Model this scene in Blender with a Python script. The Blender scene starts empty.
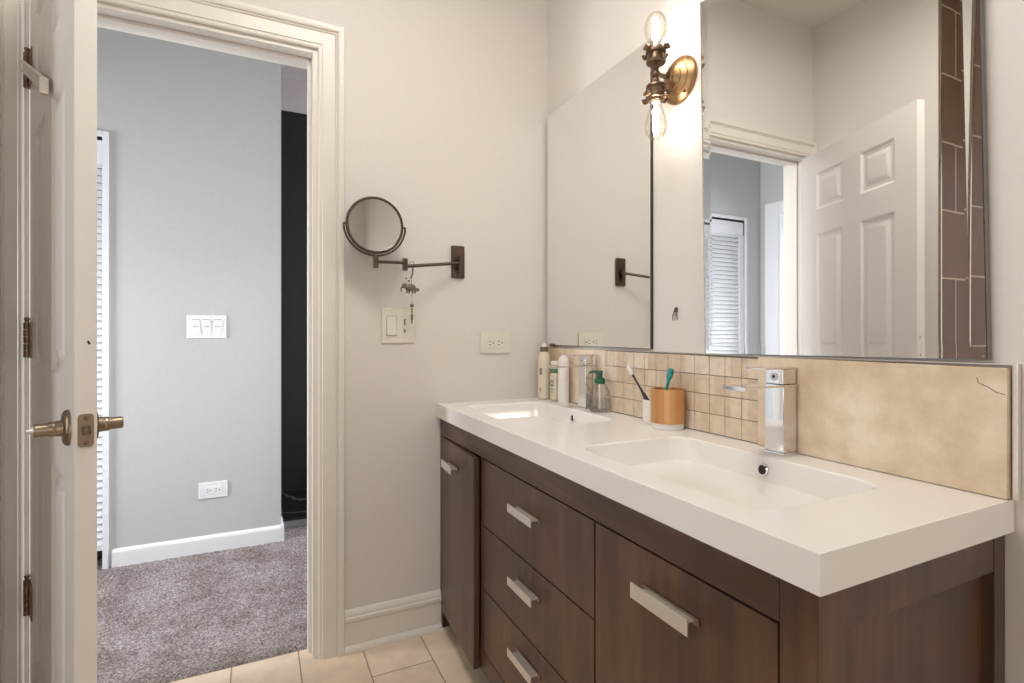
import bpy, bmesh, math, random
from math import pi, sin, cos, radians as R
from mathutils import Vector, Matrix
random.seed(7)
S = bpy.context.scene
COL = S.collection

# ------------------------------------------------------------------ camera
cam_d = bpy.data.cameras.new('camera'); cam = bpy.data.objects.new('camera', cam_d)
COL.objects.link(cam)
cam.location = (-1.047, -1.842, 1.07)
cam.rotation_euler = (pi/2, 0, -0.4494)
cam_d.sensor_width = 36; cam_d.sensor_fit = 'HORIZONTAL'
cam_d.lens = 526.36*36/1024
cam_d.shift_y = -8.31/1024
cam_d.clip_start = 0.02
S.camera = cam

# ------------------------------------------------------------------ world, exposure, area lights
S.view_settings.view_transform = 'Standard'
S.view_settings.look = 'None'
S.view_settings.gamma = 1
S.view_settings.use_curve_mapping = False
S.view_settings.exposure = 0.0
w = bpy.data.worlds.new('world'); S.world = w; w.use_nodes = True
w.node_tree.nodes['Background'].inputs[0].default_value = (0.75, 0.85, 1.0, 1)
w.node_tree.nodes['Background'].inputs[1].default_value = 0.6

def area(name, loc, rot, sx, sy, power, colr, spread=None):
    l = bpy.data.lights.new(name, 'AREA'); l.shape = 'RECTANGLE'; l.size = sx; l.size_y = sy
    l.energy = power; l.color = colr
    if spread: l.spread = spread
    o = bpy.data.objects.new(name, l); o.location = loc; o.rotation_euler = rot
    COL.objects.link(o); return o
# ceiling fixture of the bathroom (its body is built further down)
area('ceiling_lamp_light', (-0.85, -1.05, 2.60), (0, 0, 0), 0.55, 0.55, 14.5, (1.0, 0.965, 0.92))
# soft fill light added behind the camera to lift the lower end wall
area('bath_rear_fill_light', (-0.9, -3.42, 1.15), (R(90), 0, 0), 1.2, 1.9, 9.5, (1.0, 0.97, 0.94))
# fill light added in the unseen shower recess, shining in from the left
area('shower_fill_light', (-2.53, -1.15, 1.35), (0, R(-90), 0), 1.4, 0.5, 9.5, (0.97, 0.98, 1.0))
# daylight of the hall window (right end of the hall) and of the room left of the hall
area('hall_window_light', (1.16, 0.75, 1.25), (0, R(86), 0), 1.0, 0.9, 19, (0.93, 0.97, 1.0), R(85))
area('alcove_fill_light', (1.15, 1.52, 2.25), (0, R(90), 0), 0.3, 0.4, 16, (1.0, 0.96, 0.95))  # unseen fill lamp added to brighten the lilac strip above the black wall
area('side_room_light', (-3.5, 0.55, 1.2), (0, R(-84), 0), 1.3, 0.8, 40, (0.93, 0.97, 1.0), R(100))

# ------------------------------------------------------------------ materials
def new_mat(name):
    m = bpy.data.materials.new(name); m.use_nodes = True
    return m, m.node_tree, m.node_tree.nodes['Principled BSDF']
def L(nt, a, b): nt.links.new(a, b)
def srgb(r, g, b):
    f = lambda v: (v/255/12.92) if v/255 <= .04045 else ((v/255+.055)/1.055)**2.4
    return (f(r), f(g), f(b), 1)
def coords(nt, scale=(1, 1, 1), loc=(0, 0, 0)):
    tc = nt.nodes.new('ShaderNodeTexCoord'); mp = nt.nodes.new('ShaderNodeMapping')
    mp.inputs['Scale'].default_value = scale; mp.inputs['Location'].default_value = loc
    L(nt, tc.outputs['Object'], mp.inputs[0]); return mp.outputs[0]
def noise(nt, vec, scale, detail=4, rough=.5):
    n = nt.nodes.new('ShaderNodeTexNoise'); n.inputs['Scale'].default_value = scale
    n.inputs['Detail'].default_value = detail; n.inputs['Roughness'].default_value = rough
    L(nt, vec, n.inputs['Vector']); return n.outputs['Fac']
def ramp(nt, fac, stops):
    r = nt.nodes.new('ShaderNodeValToRGB'); e = r.color_ramp.elements
    while len(e) < len(stops): e.new(.5)
    for i, (p, c) in enumerate(stops): e[i].position = p; e[i].color = c
    L(nt, fac, r.inputs[0]); return r.outputs[0]
def bump(nt, b, fac, strength=.1, dist=.002):
    n = nt.nodes.new('ShaderNodeBump'); n.inputs['Strength'].default_value = strength
    n.inputs['Distance'].default_value = dist
    L(nt, fac, n.inputs['Height']); L(nt, n.outputs[0], b.inputs['Normal'])
def plain(name, c, rough=.5, metal=0, var=.03, nscale=30, bstr=.05, coat=0, spec=.5):
    m, nt, b = new_mat(name)
    v = coords(nt); f = noise(nt, v, nscale)
    c2 = tuple(min(1, x*(1+var)) for x in c[:3])+(1,); c1 = tuple(x*(1-var) for x in c[:3])+(1,)
    L(nt, ramp(nt, f, [(.3, c1), (.7, c2)]), b.inputs['Base Color'])
    b.inputs['Roughness'].default_value = rough; b.inputs['Metallic'].default_value = metal
    b.inputs['Coat Weight'].default_value = coat; b.inputs['Specular IOR Level'].default_value = spec
    if bstr: bump(nt, b, f, bstr, .001)
    return m
M = {}
M['wall'] = plain('cream wall paint', srgb(222, 216, 210), .6, nscale=60, var=.012, bstr=.08)
M['trim'] = plain('cream trim paint', srgb(226, 220, 212), .35, var=.01, nscale=12, bstr=.02)
M['door'] = plain('white door paint', srgb(234, 229, 223), .35, var=.015, nscale=8, bstr=.03)
M['ceiling'] = plain('ceiling paint', srgb(224, 219, 210), .8, var=.01)
M['hallwall'] = plain('grey hall paint', srgb(197, 197, 197), .6, nscale=50, var=.02, bstr=.06)
M['halltrim'] = plain('white hall trim paint', srgb(236, 237, 240), .35, var=.01)
M['solid'] = plain('white solid surface', srgb(239, 235, 230), .17, var=.006, nscale=4, bstr=0)
M['bronze'] = plain('oil rubbed bronze', srgb(92, 76, 64), .38, .85, var=.15, nscale=80, bstr=.05)
M['brass'] = plain('aged brass', srgb(164, 130, 94), .36, 1, var=.22, nscale=45, bstr=.05)
M['brassdark'] = plain('dark aged brass', srgb(124, 104, 86), .42, 1, var=.3, nscale=60, bstr=.05)
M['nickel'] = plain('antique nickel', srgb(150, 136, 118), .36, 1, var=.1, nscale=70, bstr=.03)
M['hinge'] = plain('worn brown hinge metal', srgb(132, 110, 90), .38, .9, var=.25, nscale=90, bstr=.08)
M['chrome'] = plain('chrome', srgb(232, 232, 234), .05, 1, var=.01, bstr=0)
M['steel'] = plain('brushed steel', srgb(226, 220, 212), .42, .8, var=.02, nscale=90, bstr=.02)
M['plate'] = plain('white switch plate', srgb(228, 222, 211), .3, var=.005, bstr=0)
M['hallplate'] = plain('bright white plate', srgb(238, 239, 243), .3, var=.005, bstr=0)
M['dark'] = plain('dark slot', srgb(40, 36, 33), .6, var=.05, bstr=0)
M['grey'] = plain('grey slot', srgb(130, 126, 120), .6, var=.05, bstr=0)
M['blackwall'] = plain('near black wall paint', srgb(28, 27, 30), .45, var=.06, nscale=6, bstr=.03)
M['rubberwhite'] = plain('white rubber', srgb(232, 228, 220), .5)
M['olive'] = plain('olive cap plastic', srgb(102, 98, 76), .4)
M['creamplastic'] = plain('cream plastic', srgb(226, 216, 196), .35, bstr=0)
M['whiteplastic'] = plain('white plastic', srgb(234, 230, 226), .3, bstr=0)
M['greenplastic'] = plain('dark green plastic', srgb(28, 88, 62), .3, bstr=0)
M['greenlabel'] = plain('green label', srgb(96, 142, 96), .4, bstr=0)
M['teallabel'] = plain('blue grey label', srgb(84, 112, 118), .4, bstr=0)
M['brownlabel'] = plain('taupe label', srgb(150, 140, 120), .4, bstr=0)
M['turq'] = plain('turquoise plastic', srgb(44, 150, 146), .3, bstr=0)
M['charcoal'] = plain('charcoal plastic', srgb(52, 44, 42), .4, bstr=0)
M['charm'] = plain('charm metal', srgb(120, 108, 98), .35, .8, var=.3, nscale=200)
M['lampwhite'] = plain('lamp opal', srgb(240, 236, 228), .4)

def wood(name, axis):
    m, nt, b = new_mat(name)
    sc = {'z': (38, 38, 2.6), 'y': (38, 2.6, 38)}[axis]
    v = coords(nt, sc); f = noise(nt, v, 1.0, 6, .6)
    v2 = coords(nt, (1, 1, 1)); f2 = noise(nt, v2, 5.5, 3)
    c = ramp(nt, f, [(.22, srgb(64, 45, 33)), (.5, srgb(86, 61, 45)), (.8, srgb(108, 79, 58))])
    c2 = ramp(nt, f2, [(.3, (.74, .74, .74, 1)), (.7, (1.12, 1.10, 1.06, 1))])
    mx = nt.nodes.new('ShaderNodeMix'); mx.data_type = 'RGBA'; mx.blend_type = 'MULTIPLY'
    mx.inputs[0].default_value = 1; L(nt, c, mx.inputs[6]); L(nt, c2, mx.inputs[7])
    L(nt, mx.outputs[2], b.inputs['Base Color'])
    b.inputs['Roughness'].default_value = .34; b.inputs['Specular IOR Level'].default_value = .6
    bump(nt, b, f, .12, .0006)
    return m
M['wood'] = wood('dark walnut upright grain', 'z')
M['woodh'] = wood('dark walnut level grain', 'y')
M['woodwarm'] = plain('warm walnut post', srgb(122, 82, 54), .35, var=.25, nscale=26, bstr=.05)

def bamboo():
    m, nt, b = new_mat('bamboo')
    tc = nt.nodes.new('ShaderNodeTexCoord')
    sep = nt.nodes.new('ShaderNodeSeparateXYZ'); L(nt, tc.outputs['Object'], sep.inputs[0])
    at = nt.nodes.new('ShaderNodeMath'); at.operation = 'ARCTAN2'
    L(nt, sep.outputs[1], at.inputs[0]); L(nt, sep.outputs[0], at.inputs[1])
    mu = nt.nodes.new('ShaderNodeMath'); mu.operation = 'MULTIPLY'; mu.inputs[1].default_value = 3.2
    L(nt, at.outputs[0], mu.inputs[0])
    wn = nt.nodes.new('ShaderNodeTexWhiteNoise'); wn.noise_dimensions = '1D'
    fl = nt.nodes.new('ShaderNodeMath'); fl.operation = 'FLOOR'
    L(nt, mu.outputs[0], fl.inputs[0]); L(nt, fl.outputs[0], wn.inputs['W'])
    L(nt, ramp(nt, wn.outputs['Value'], [(0, srgb(178, 118, 62)), (.5, srgb(198, 142, 84)), (1, srgb(218, 170, 116))]), b.inputs['Base Color'])
    b.inputs['Roughness'].default_value = .4
    return m
M['bamboo'] = bamboo()

def stone(name, c1, c2, c3, scale=9, rough=.35, bs=.15):
    m, nt, b = new_mat(name)
    v = coords(nt); f = noise(nt, v, scale, 8, .62)
    f2 = noise(nt, v, scale*.28, 3, .5)
    ad = nt.nodes.new('ShaderNodeMath'); ad.operation = 'AVERAGE' if False else 'ADD'
    L(nt, f, ad.inputs[0]); L(nt, f2, ad.inputs[1])
    ml = nt.nodes.new('ShaderNodeMath'); ml.operation = 'MULTIPLY'; ml.inputs[1].default_value = .5
    L(nt, ad.outputs[0], ml.inputs[0])
    L(nt, ramp(nt, ml.outputs[0], [(.38, c1), (.5, c2), (.60, c3)]), b.inputs['Base Color'])
    b.inputs['Roughness'].default_value = rough
    bump(nt, b, f, bs, .001)
    return m
M['slab'] = stone('travertine slab', srgb(204, 180, 150), srgb(222, 203, 178), srgb(236, 223, 204), scale=13)

def mosaic():
    m, nt, b = new_mat('travertine mosaic')
    tc = nt.nodes.new('ShaderNodeTexCoord')
    sn = nt.nodes.new('ShaderNodeVectorMath'); sn.operation = 'SNAP'; sn.inputs[1].default_value = (1, .05, .0495)
    L(nt, tc.outputs['Object'], sn.inputs[0])
    wn = nt.nodes.new('ShaderNodeTexWhiteNoise'); wn.noise_dimensions = '3D'; L(nt, sn.outputs[0], wn.inputs['Vector'])
    base = ramp(nt, wn.outputs['Value'], [(0, srgb(208, 188, 166)), (.5, srgb(219, 202, 181)), (1, srgb(229, 215, 198))])
    f = noise(nt, tc.outputs['Object'], 45, 5)
    c2 = ramp(nt, f, [(.3, (.9, .88, .85, 1)), (.6, (1.03, 1.02, 1.0, 1))])
    mx = nt.nodes.new('ShaderNodeMix'); mx.data_type = 'RGBA'; mx.blend_type = 'MULTIPLY'
    mx.inputs[0].default_value = 1; L(nt, base, mx.inputs[6]); L(nt, c2, mx.inputs[7])
    L(nt, mx.outputs[2], b.inputs['Base Color']); b.inputs['Roughness'].default_value = .45
    bump(nt, b, f, .2, .0008)
    return m
M['mosaic'] = mosaic()
M['grout'] = plain('mosaic grout', srgb(142, 122, 104), .9, var=.08)

def brick_tile(name, c1, c2, mortar, bw, rh, ms, swap, off, rough, freq=2, nsc=8, offx=0, offy=0, bs=.4):
    """procedural tiles on a plane; swap picks which object axes become (u, v)"""
    m, nt, b = new_mat(name)
    tc = nt.nodes.new('ShaderNodeTexCoord')
    sep = nt.nodes.new('ShaderNodeSeparateXYZ'); L(nt, tc.outputs['Object'], sep.inputs[0])
    cmb = nt.nodes.new('ShaderNodeCombineXYZ')
    for k, (ax, o) in enumerate(zip(swap, (offx, offy))):
        ad = nt.nodes.new('ShaderNodeMath'); ad.inputs[1].default_value = o
        L(nt, sep.outputs['XYZ'.index(ax)], ad.inputs[0]); L(nt, ad.outputs[0], cmb.inputs[k])
    br = nt.nodes.new('ShaderNodeTexBrick')
    br.offset = off; br.offset_frequency = freq
    br.inputs['Scale'].default_value = 1; br.inputs['Brick Width'].default_value = bw
    br.inputs['Row Height'].default_value = rh; br.inputs['Mortar Size'].default_value = ms
    br.inputs['Mortar Smooth'].default_value = .1; br.inputs['Bias'].default_value = 0
    br.inputs['Color1'].default_value = c1; br.inputs['Color2'].default_value = c2
    br.inputs['Mortar'].default_value = mortar
    L(nt, cmb.outputs[0], br.inputs['Vector'])
    f = noise(nt, tc.outputs['Object'], nsc, 6, .6)
    cc = ramp(nt, f, [(.3, (.87, .86, .85, 1)), (.7, (1.06, 1.06, 1.06, 1))])
    mx = nt.nodes.new('ShaderNodeMix'); mx.data_type = 'RGBA'; mx.blend_type = 'MULTIPLY'
    mx.inputs[0].default_value = 1; L(nt, br.outputs['Color'], mx.inputs[6]); L(nt, cc, mx.inputs[7])
    L(nt, mx.outputs[2], b.inputs['Base Color']); b.inputs['Roughness'].default_value = rough
    inv = nt.nodes.new('ShaderNodeMath'); inv.operation = 'SUBTRACT'; inv.inputs[0].default_value = 1
    L(nt, br.outputs['Fac'], inv.inputs[1]); bump(nt, b, inv.outputs[0], bs, .002)
    return m
# floor: tiles .197 wide in x, .40 long in y  -> rows run along x
M['floortile'] = brick_tile('cream floor tile', srgb(226, 203, 178), srgb(233, 214, 192), srgb(158, 134, 116), .60, .1975, .0022, 'YX', .5, .32, offx=.478+3.6, nsc=14, offy=.728+1.975)
M['showertile'] = brick_tile('brown shower tile', srgb(112, 86, 66), srgb(100, 76, 60), srgb(170, 152, 130), .60, .30, .004, 'XZ', .5, .6, offx=1.67+.44+.30+6, offy=-.113, nsc=5)
M['showertile'].node_tree.nodes['Principled BSDF'].inputs['Specular IOR Level'].default_value = .2
M['showertile_y'] = brick_tile('brown shower tile side', srgb(112, 86, 66), srgb(100, 76, 60), srgb(170, 152, 130), .60, .30, .004, 'YZ', .5, .25, offx=6, offy=0, nsc=5)

def marble_black():
    m, nt, b = new_mat('black veined marble')
    v = coords(nt); wv = nt.nodes.new('ShaderNodeTexWave'); wv.wave_type = 'BANDS'; wv.bands_direction = 'DIAGONAL'
    wv.inputs['Scale'].default_value = 2.2; wv.inputs['Distortion'].default_value = 9; wv.inputs['Detail'].default_value = 4
    L(nt, v, wv.inputs['Vector'])
    L(nt, ramp(nt, wv.outputs['Fac'], [(0, srgb(24, 24, 27)), (.95, srgb(30, 30, 33)), (1, srgb(84, 84, 84))]), b.inputs['Base Color'])
    b.inputs['Roughness'].default_value = .15
    return m
M['marble'] = marble_black()

def carpet():
    m, nt, b = new_mat('grey shag carpet')
    v = coords(nt); f = noise(nt, v, 150, 4, .75); f2 = noise(nt, v, 6, 5, .65); f3 = noise(nt, v, 70, 3)
    c = ramp(nt, f, [(.32, srgb(84, 78, 82)), (.5, srgb(160, 151, 151)), (.68, srgb(222, 214, 212))])
    c2 = ramp(nt, f2, [(.36, (.66, .61, .59, 1)), (.58, (.98, .96, .96, 1))])  # random darker patches; their brown stands in for the bathroom's warm light
    mx = nt.nodes.new('ShaderNodeMix'); mx.data_type = 'RGBA'; mx.blend_type = 'MULTIPLY'
    mx.inputs[0].default_value = 1; L(nt, c, mx.inputs[6]); L(nt, c2, mx.inputs[7])
    L(nt, mx.outputs[2], b.inputs['Base Color']); b.inputs['Roughness'].default_value = .95
    b.inputs['Specular IOR Level'].default_value = .1
    ad = nt.nodes.new('ShaderNodeMath'); ad.operation = 'ADD'; L(nt, f, ad.inputs[0]); L(nt, f3, ad.inputs[1])
    bump(nt, b, ad.outputs[0], .9, .010)
    return m
M['carpet'] = carpet()

def mirror_mat():
    m, nt, b = new_mat('mirror silver')
    b.inputs['Base Color'].default_value = (.93, .935, .93, 1); b.inputs['Metallic'].default_value = 1
    b.inputs['Roughness'].default_value = 0.0
    return m
M['mirror'] = mirror_mat()
def glass_mat(name, col=(1, 1, 1, 1), ior=1.5):
    m, nt, b = new_mat(name)
    g = nt.nodes.new('ShaderNodeBsdfGlass'); g.inputs['IOR'].default_value = ior; g.inputs['Roughness'].default_value = 0
    g.inputs['Color'].default_value = col
    L(nt, g.outputs[0], nt.nodes['Material Output'].inputs[0]); return m
M['platglass'] = glass_mat('clear plate glass')
def thin_glass(name, col, gl=.10):
    m, nt, b = new_mat(name)
    t = nt.nodes.new('ShaderNodeBsdfTransparent'); t.inputs[0].default_value = col
    g = nt.nodes.new('ShaderNodeBsdfGlossy'); g.inputs['Roughness'].default_value = .03
    lw = nt.nodes.new('ShaderNodeLayerWeight'); lw.inputs[0].default_value = .25
    mth = nt.nodes.new('ShaderNodeMath'); mth.operation = 'MULTIPLY_ADD'; mth.inputs[1].default_value = .55; mth.inputs[2].default_value = gl*.3
    L(nt, lw.outputs['Fresnel'], mth.inputs[0])
    mx = nt.nodes.new('ShaderNodeMixShader'); L(nt, mth.outputs[0], mx.inputs[0])
    L(nt, t.outputs[0], mx.inputs[1]); L(nt, g.outputs[0], mx.inputs[2])
    L(nt, mx.outputs[0], nt.nodes['Material Output'].inputs[0]); return m
M['bulbglass'] = thin_glass('bulb glass', (1.0, .98, .94, 1))
M['clearplastic'] = thin_glass('clear plastic', (.985, .985, .98, 1), .12)
M['soap'] = thin_glass('clear soap', (.97, .975, .97, 1), .1)
def emit(name, c, s):
    m, nt, b = new_mat(name)
    b.inputs['Base Color'].default_value = c; b.inputs['Emission Color'].default_value = c
    b.inputs['Emission Strength'].default_value = s; return m
M['filament'] = emit('glowing filament', (1.0, .93, .82, 1), 74)
M['glow'] = emit('lit diffuser', (1.0, .94, .86, 1), 3)

# ------------------------------------------------------------------ mesh helpers
ORG = {}
class MB:
    def __init__(s): s.bm = bmesh.new()
    def box(s, a, b, bev=0, seg=2, rot=None, piv=None):
        x0, y0, z0 = a; x1, y1, z1 = b
        t = bmesh.new(); bmesh.ops.create_cube(t, size=1)
        for v in t.verts:
            v.co = Vector(((x0+x1)/2+v.co.x*(x1-x0), (y0+y1)/2+v.co.y*(y1-y0), (z0+z1)/2+v.co.z*(z1-z0)))
        if bev: bmesh.ops.bevel(t, geom=t.edges[:], offset=bev, segments=seg, affect='EDGES', profile=.5)
        if rot is not None:
            p = Vector(piv) if piv else Vector(((x0+x1)/2, (y0+y1)/2, (z0+z1)/2))
            bmesh.ops.rotate(t, verts=t.verts, cent=p, matrix=rot)
        s._add(t); return s
    def _add(s, t):
        me = bpy.data.meshes.new('tmp'); t.to_mesh(me); t.free(); s.bm.from_mesh(me); bpy.data.meshes.remove(me)
    def lathe(s, prof, c=(0, 0, 0), axis=(0, 0, 1), n=40, cap=True):
        """prof: (radius, height) along axis from c"""
        ax = Vector(axis).normalized(); q = Vector((0, 0, 1)).rotation_difference(ax)
        c = Vector(c); rings = []
        for r, h in prof:
            if r < 1e-6: rings.append([s.bm.verts.new(c+q@Vector((0, 0, h)))])
            else: rings.append([s.bm.verts.new(c+q@Vector((r*cos(2*pi*k/n), r*sin(2*pi*k/n), h))) for k in range(n)])
        for A, B in zip(rings, rings[1:]):
            for k in range(n):
                a0, a1 = A[k % len(A)], A[(k+1) % len(A)]; b0, b1 = B[k % len(B)], B[(k+1) % len(B)]
                vs = []
                for v in (a0, a1, b1, b0):
                    if v not in vs: vs.append(v)
                if len(vs) > 2: s.bm.faces.new(vs)
        if cap:
            for r_ in (rings[0], rings[-1]):
                if len(r_) > 2: s.bm.faces.new(r_)
        return s
    def cyl(s, p0, p1, r, n=24, r1=None):
        p0 = Vector(p0); d = Vector(p1)-p0
        return s.lathe([(r, 0), (r if r1 is None else r1, d.length)], p0, d, n)
    def tube(s, pts, r, n=12, closed=False):
        pts = [Vector(p) for p in pts]; N = len(pts); rings = []
        rr = r if isinstance(r, (list, tuple)) else [r]*N
        up = None
        for i, p in enumerate(pts):
            t = (pts[(i+1) % N]-pts[i-1]) if closed else (pts[min(i+1, N-1)]-pts[max(i-1, 0)])
            t.normalize()
            if up is None:
                up = t.orthogonal().normalized()
            else:
                up = (up-t*up.dot(t)).normalized()
            o = t.cross(up)
            rings.append([s.bm.verts.new(p+(up*cos(2*pi*k/n)+o*sin(2*pi*k/n))*rr[i]) for k in range(n)])
        prs = list(zip(rings, rings[1:]))+([(rings[-1], rings[0])] if closed else [])
        for A, B in prs:
            # align for closed
            for k in range(n): s.bm.faces.new((A[k], A[(k+1) % n], B[(k+1) % n], B[k]))
        if not closed: s.bm.faces.new(rings[0][::-1]); s.bm.faces.new(rings[-1])
        return s
    def sphere(s, c, r, sc=(1, 1, 1), n=20):
        t = bmesh.new(); bmesh.ops.create_uvsphere(t, u_segments=n, v_segments=n//2, radius=r)
        for v in t.verts: v.co = Vector((v.co.x*sc[0], v.co.y*sc[1], v.co.z*sc[2]))+Vector(c)
        s._add(t); return s
    def prism(s, poly, a0, a1, axis='y'):
        """poly list of 2-D points, extruded along axis from a0 to a1. axis y: (x,z); x: (y,z); z: (x,y)"""
        def P(u, v, a): return {'y': (u, a, v), 'x': (a, u, v), 'z': (u, v, a)}[axis]
        A = [s.bm.verts.new(P(u, v, a0)) for u, v in poly]; B = [s.bm.verts.new(P(u, v, a1)) for u, v in poly]
        n = len(poly)
        for k in range(n): s.bm.faces.new((A[k], A[(k+1) % n], B[(k+1) % n], B[k]))
        s.bm.faces.new(A[::-1]); s.bm.faces.new(B); return s
    def build(s, name, mat, parent=None, smooth=True, local=False, angle=35, origin=None):
        bmesh.ops.recalc_face_normals(s.bm, faces=s.bm.faces)
        if parent is not None:
            o0 = ORG.get(parent.name, Vector((0, 0, 0)))
        else: o0 = Vector(origin) if origin else Vector((0, 0, 0))
        if not local: bmesh.ops.translate(s.bm, verts=s.bm.verts, vec=-o0)
        me = bpy.data.meshes.new(name); s.bm.to_mesh(me); s.bm.free()
        if smooth:
            for p in me.polygons: p.use_smooth = True
            me.set_sharp_from_angle(angle=R(angle))
        for mm in (mat if isinstance(mat, (list, tuple)) else [mat]): me.materials.append(mm)
        o = bpy.data.objects.new(name, me); COL.objects.link(o)
        if parent is not None: o.parent = parent
        else: o.location = o0
        ORG[o.name] = o0
        if smooth:
            wn = o.modifiers.new('weighted_normal', 'WEIGHTED_NORMAL'); wn.keep_sharp = True; wn.weight = 90
        return o
def tag(o, label=None, cat=None, group=None, kind=None):
    if label: o['label'] = label
    if cat: o['category'] = cat
    if group: o['group'] = group
    if kind: o['kind'] = kind
    return o
def thing(name, loc, label, cat, rz=0, group=None, kind=None):
    o = bpy.data.objects.new(name, None); COL.objects.link(o); o.location = loc
    o.empty_display_size = .05
    o.rotation_euler = (0, 0, rz); ORG[o.name] = Vector(loc); tag(o, label, cat, group, kind); return o
def struct(name, mb, mat, label, cat, parent=None, **k):
    o = mb.build(name, mat, parent, **k)
    if parent is None: tag(o, label, cat, kind='structure')
    return o
def rrect(x0, x1, y0, y1, r, n=8):
    pts = []
    for cx, cy, a0 in ((x1-r, y1-r, 0), (x0+r, y1-r, 90), (x0+r, y0+r, 180), (x1-r, y0+r, 270)):
        for k in range(n+1):
            a = R(a0+90*k/n); pts.append((cx+r*cos(a), cy+r*sin(a)))
    return pts
def face_holes(bm, outer, holes):
    """outer, holes: lists of vert loops lying in one plane"""
    ed = []
    for lp in [outer]+holes:
        for k in range(len(lp)):
            a, b = lp[k], lp[(k+1) % len(lp)]
            e = bm.edges.get((a, b)) or bm.edges.new((a, b)); ed.append(e)
    bmesh.ops.triangle_fill(bm, use_beauty=True, use_dissolve=False, edges=ed)
def bridge(bm, A, B):
    n = len(A)
    for k in range(n): bm.faces.new((A[k], A[(k+1) % n], B[(k+1) % n], B[k]))

# ================================================================== ROOM SHELL
CZ = 2.70; WX = -1.67; XN = -3.45; JR = -.886; JL = -1.602; HZ = 1.99; TH = .12
struct('floor', MB().box((-2.6, XN, -.05), (.1, .066, 0)), M['floortile'], 'cream stone tile bathroom floor', 'floor')
struct('ceiling', MB().box((-2.7, XN-.1, CZ), (1.3, 2.0, CZ+.08)), M['ceiling'], 'cream ceiling of the bathroom seen in the mirror', 'ceiling')
struct('wall_right', MB().box((0, XN, 0), (.1, TH, CZ)), M['wall'], 'cream bathroom wall behind the double vanity', 'wall')
m = MB().box((JR+.018, 0, 0), (0, TH, CZ)).box((JL-.018, 0, HZ+.018), (JR+.018, TH, CZ)).box((WX-.95, 0, 0), (JL-.018, TH, CZ))
struct('wall_far', m, M['wall'], 'cream bathroom end wall with the open doorway', 'wall')
struct('wall_left', MB().box((WX-.12, -.578, 0), (WX, 0, CZ)).box((WX-.12, XN, 0), (WX, -1.45, CZ)), M['wall'], 'cream left bathroom wall behind the open door', 'wall')
struct('wall_shower', MB().box((-2.55, -.578, 0), (WX-.12, -.50, CZ)).box((WX-.12, -.5805, 0), (WX-.002, -.5782, CZ)), M['showertile'], 'brown tiled shower wall reflected at the right of the big mirror', 'wall')
struct('wall_shower_back', MB().box((-2.63, -1.5, 0), (-2.55, -.50, CZ)), M['showertile_y'], 'brown tiled back wall of the shower recess', 'wall')
struct('wall_shower_near', MB().box((-2.55, -1.5, 0), (WX-.12, -1.45, CZ)), M['showertile'], 'brown tiled near wall of the shower recess', 'wall')
struct('trim_1', MB().box((WX-.006, -.588, 0), (WX+.004, -.578, CZ), .002), M['nickel'], 'metal edge strip on the corner of the brown shower tile', 'trim')
struct('wall_back', MB().box((-2.7, XN-.1, 0), (.1, XN, CZ)), M['wall'], 'cream bathroom wall behind the camera', 'wall')
mb = MB().box((-2.549, -1.45, .58), (-2.52, -1.405, 2.12), .004).box((-2.549, -.895, .58), (-2.52, -.85, 2.12), .004).box((-2.549, -1.405, 2.05), (-2.52, -.895, 2.12), .004).box((-2.549, -1.405, .58), (-2.52, -.895, .65), .004)
struct('fill_light_frame_1', mb, M['trim'], 'pale frame added around the unseen fill light in the shower recess', 'light frame')  # frame added only to dress the shower fill light, no window known there
# ceiling fixture
cl = thing('ceiling_light', (-.85, -1.05, CZ), 'square opal ceiling light of the bathroom', 'ceiling light')
MB().box((-1.16, -1.36, 2.645), (-.54, -.74, 2.6995), .006).build('housing', M['lampwhite'], cl)
MB().box((-1.13, -1.33, 2.625), (-.57, -.77, 2.645), .004).build('diffuser', M['glow'], cl)

# ---- hall
HY = 1.10; HL = -2.62; HR = 1.25; YB = 1.80
def carpet_mesh():
    bm = bmesh.new(); nx, ny = 300, 190
    x0, x1, y0, y1 = -1.75, -.30, .066, 1.248
    from mathutils import noise as nz
    g = []
    for j in range(ny+1):
        row = []
        for i in range(nx+1):
            x = x0+(x1-x0)*i/nx; y = y0+(y1-y0)*j/ny
            h = nz.noise(Vector((x*95, y*95, 0)))*.0045+nz.noise(Vector((x*45, y*45, 3)))*.003+nz.noise(Vector((x*7, y*7, 9)))*.0015
            edge = min(1, (y-y0)/.012+.05)
            z = .010*edge+h*edge
            row.append(bm.verts.new((x, y, z)))
        g.append(row)
    for j in range(ny):
        for i in range(nx): bm.faces.new((g[j][i], g[j][i+1], g[j+1][i+1], g[j+1][i]))
    return bm
mb = MB(); mb.bm.free(); mb.bm = carpet_mesh()
c = mb.build('carpet', M['carpet'], angle=180)
tag(c, 'grey brown shag carpet filling the hall beyond the doorway', 'carpet', kind='stuff')
struct('floor_hall', MB().box((-3.6, .066, -.05), (-1.75, 1.25, .004)).box((-.30, .066, -.05), (HR, 1.25, .004)).box((-3.6, .066, -.06), (HR, 2.0, -.012)), M['carpet'], 'carpeted hall floor out of sight beside the doorway', 'floor')
CL0, CL1, CT = -2.44, -1.678, 1.955
m = MB().box((HL-.1, HY, 0), (CL0, HY+.15, CZ)).box((CL0, HY, CT), (CL1, HY+.15, CZ)).box((CL1, HY, 0), (-.941, HY+.15, CZ))
struct('wall_hall_far', m, M['hallwall'], 'grey hall wall facing the bathroom doorway', 'wall')
m = MB().box((HL-.12, TH, 0), (HL, .16, CZ)).box((HL-.12, .93, 0), (HL, HY, CZ)).box((HL-.12, .16, 2.0), (HL, .93, CZ))
struct('wall_hall_left', m, M['hallwall'], 'grey hall wall with a second doorway seen in the big mirror', 'wall')
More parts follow.
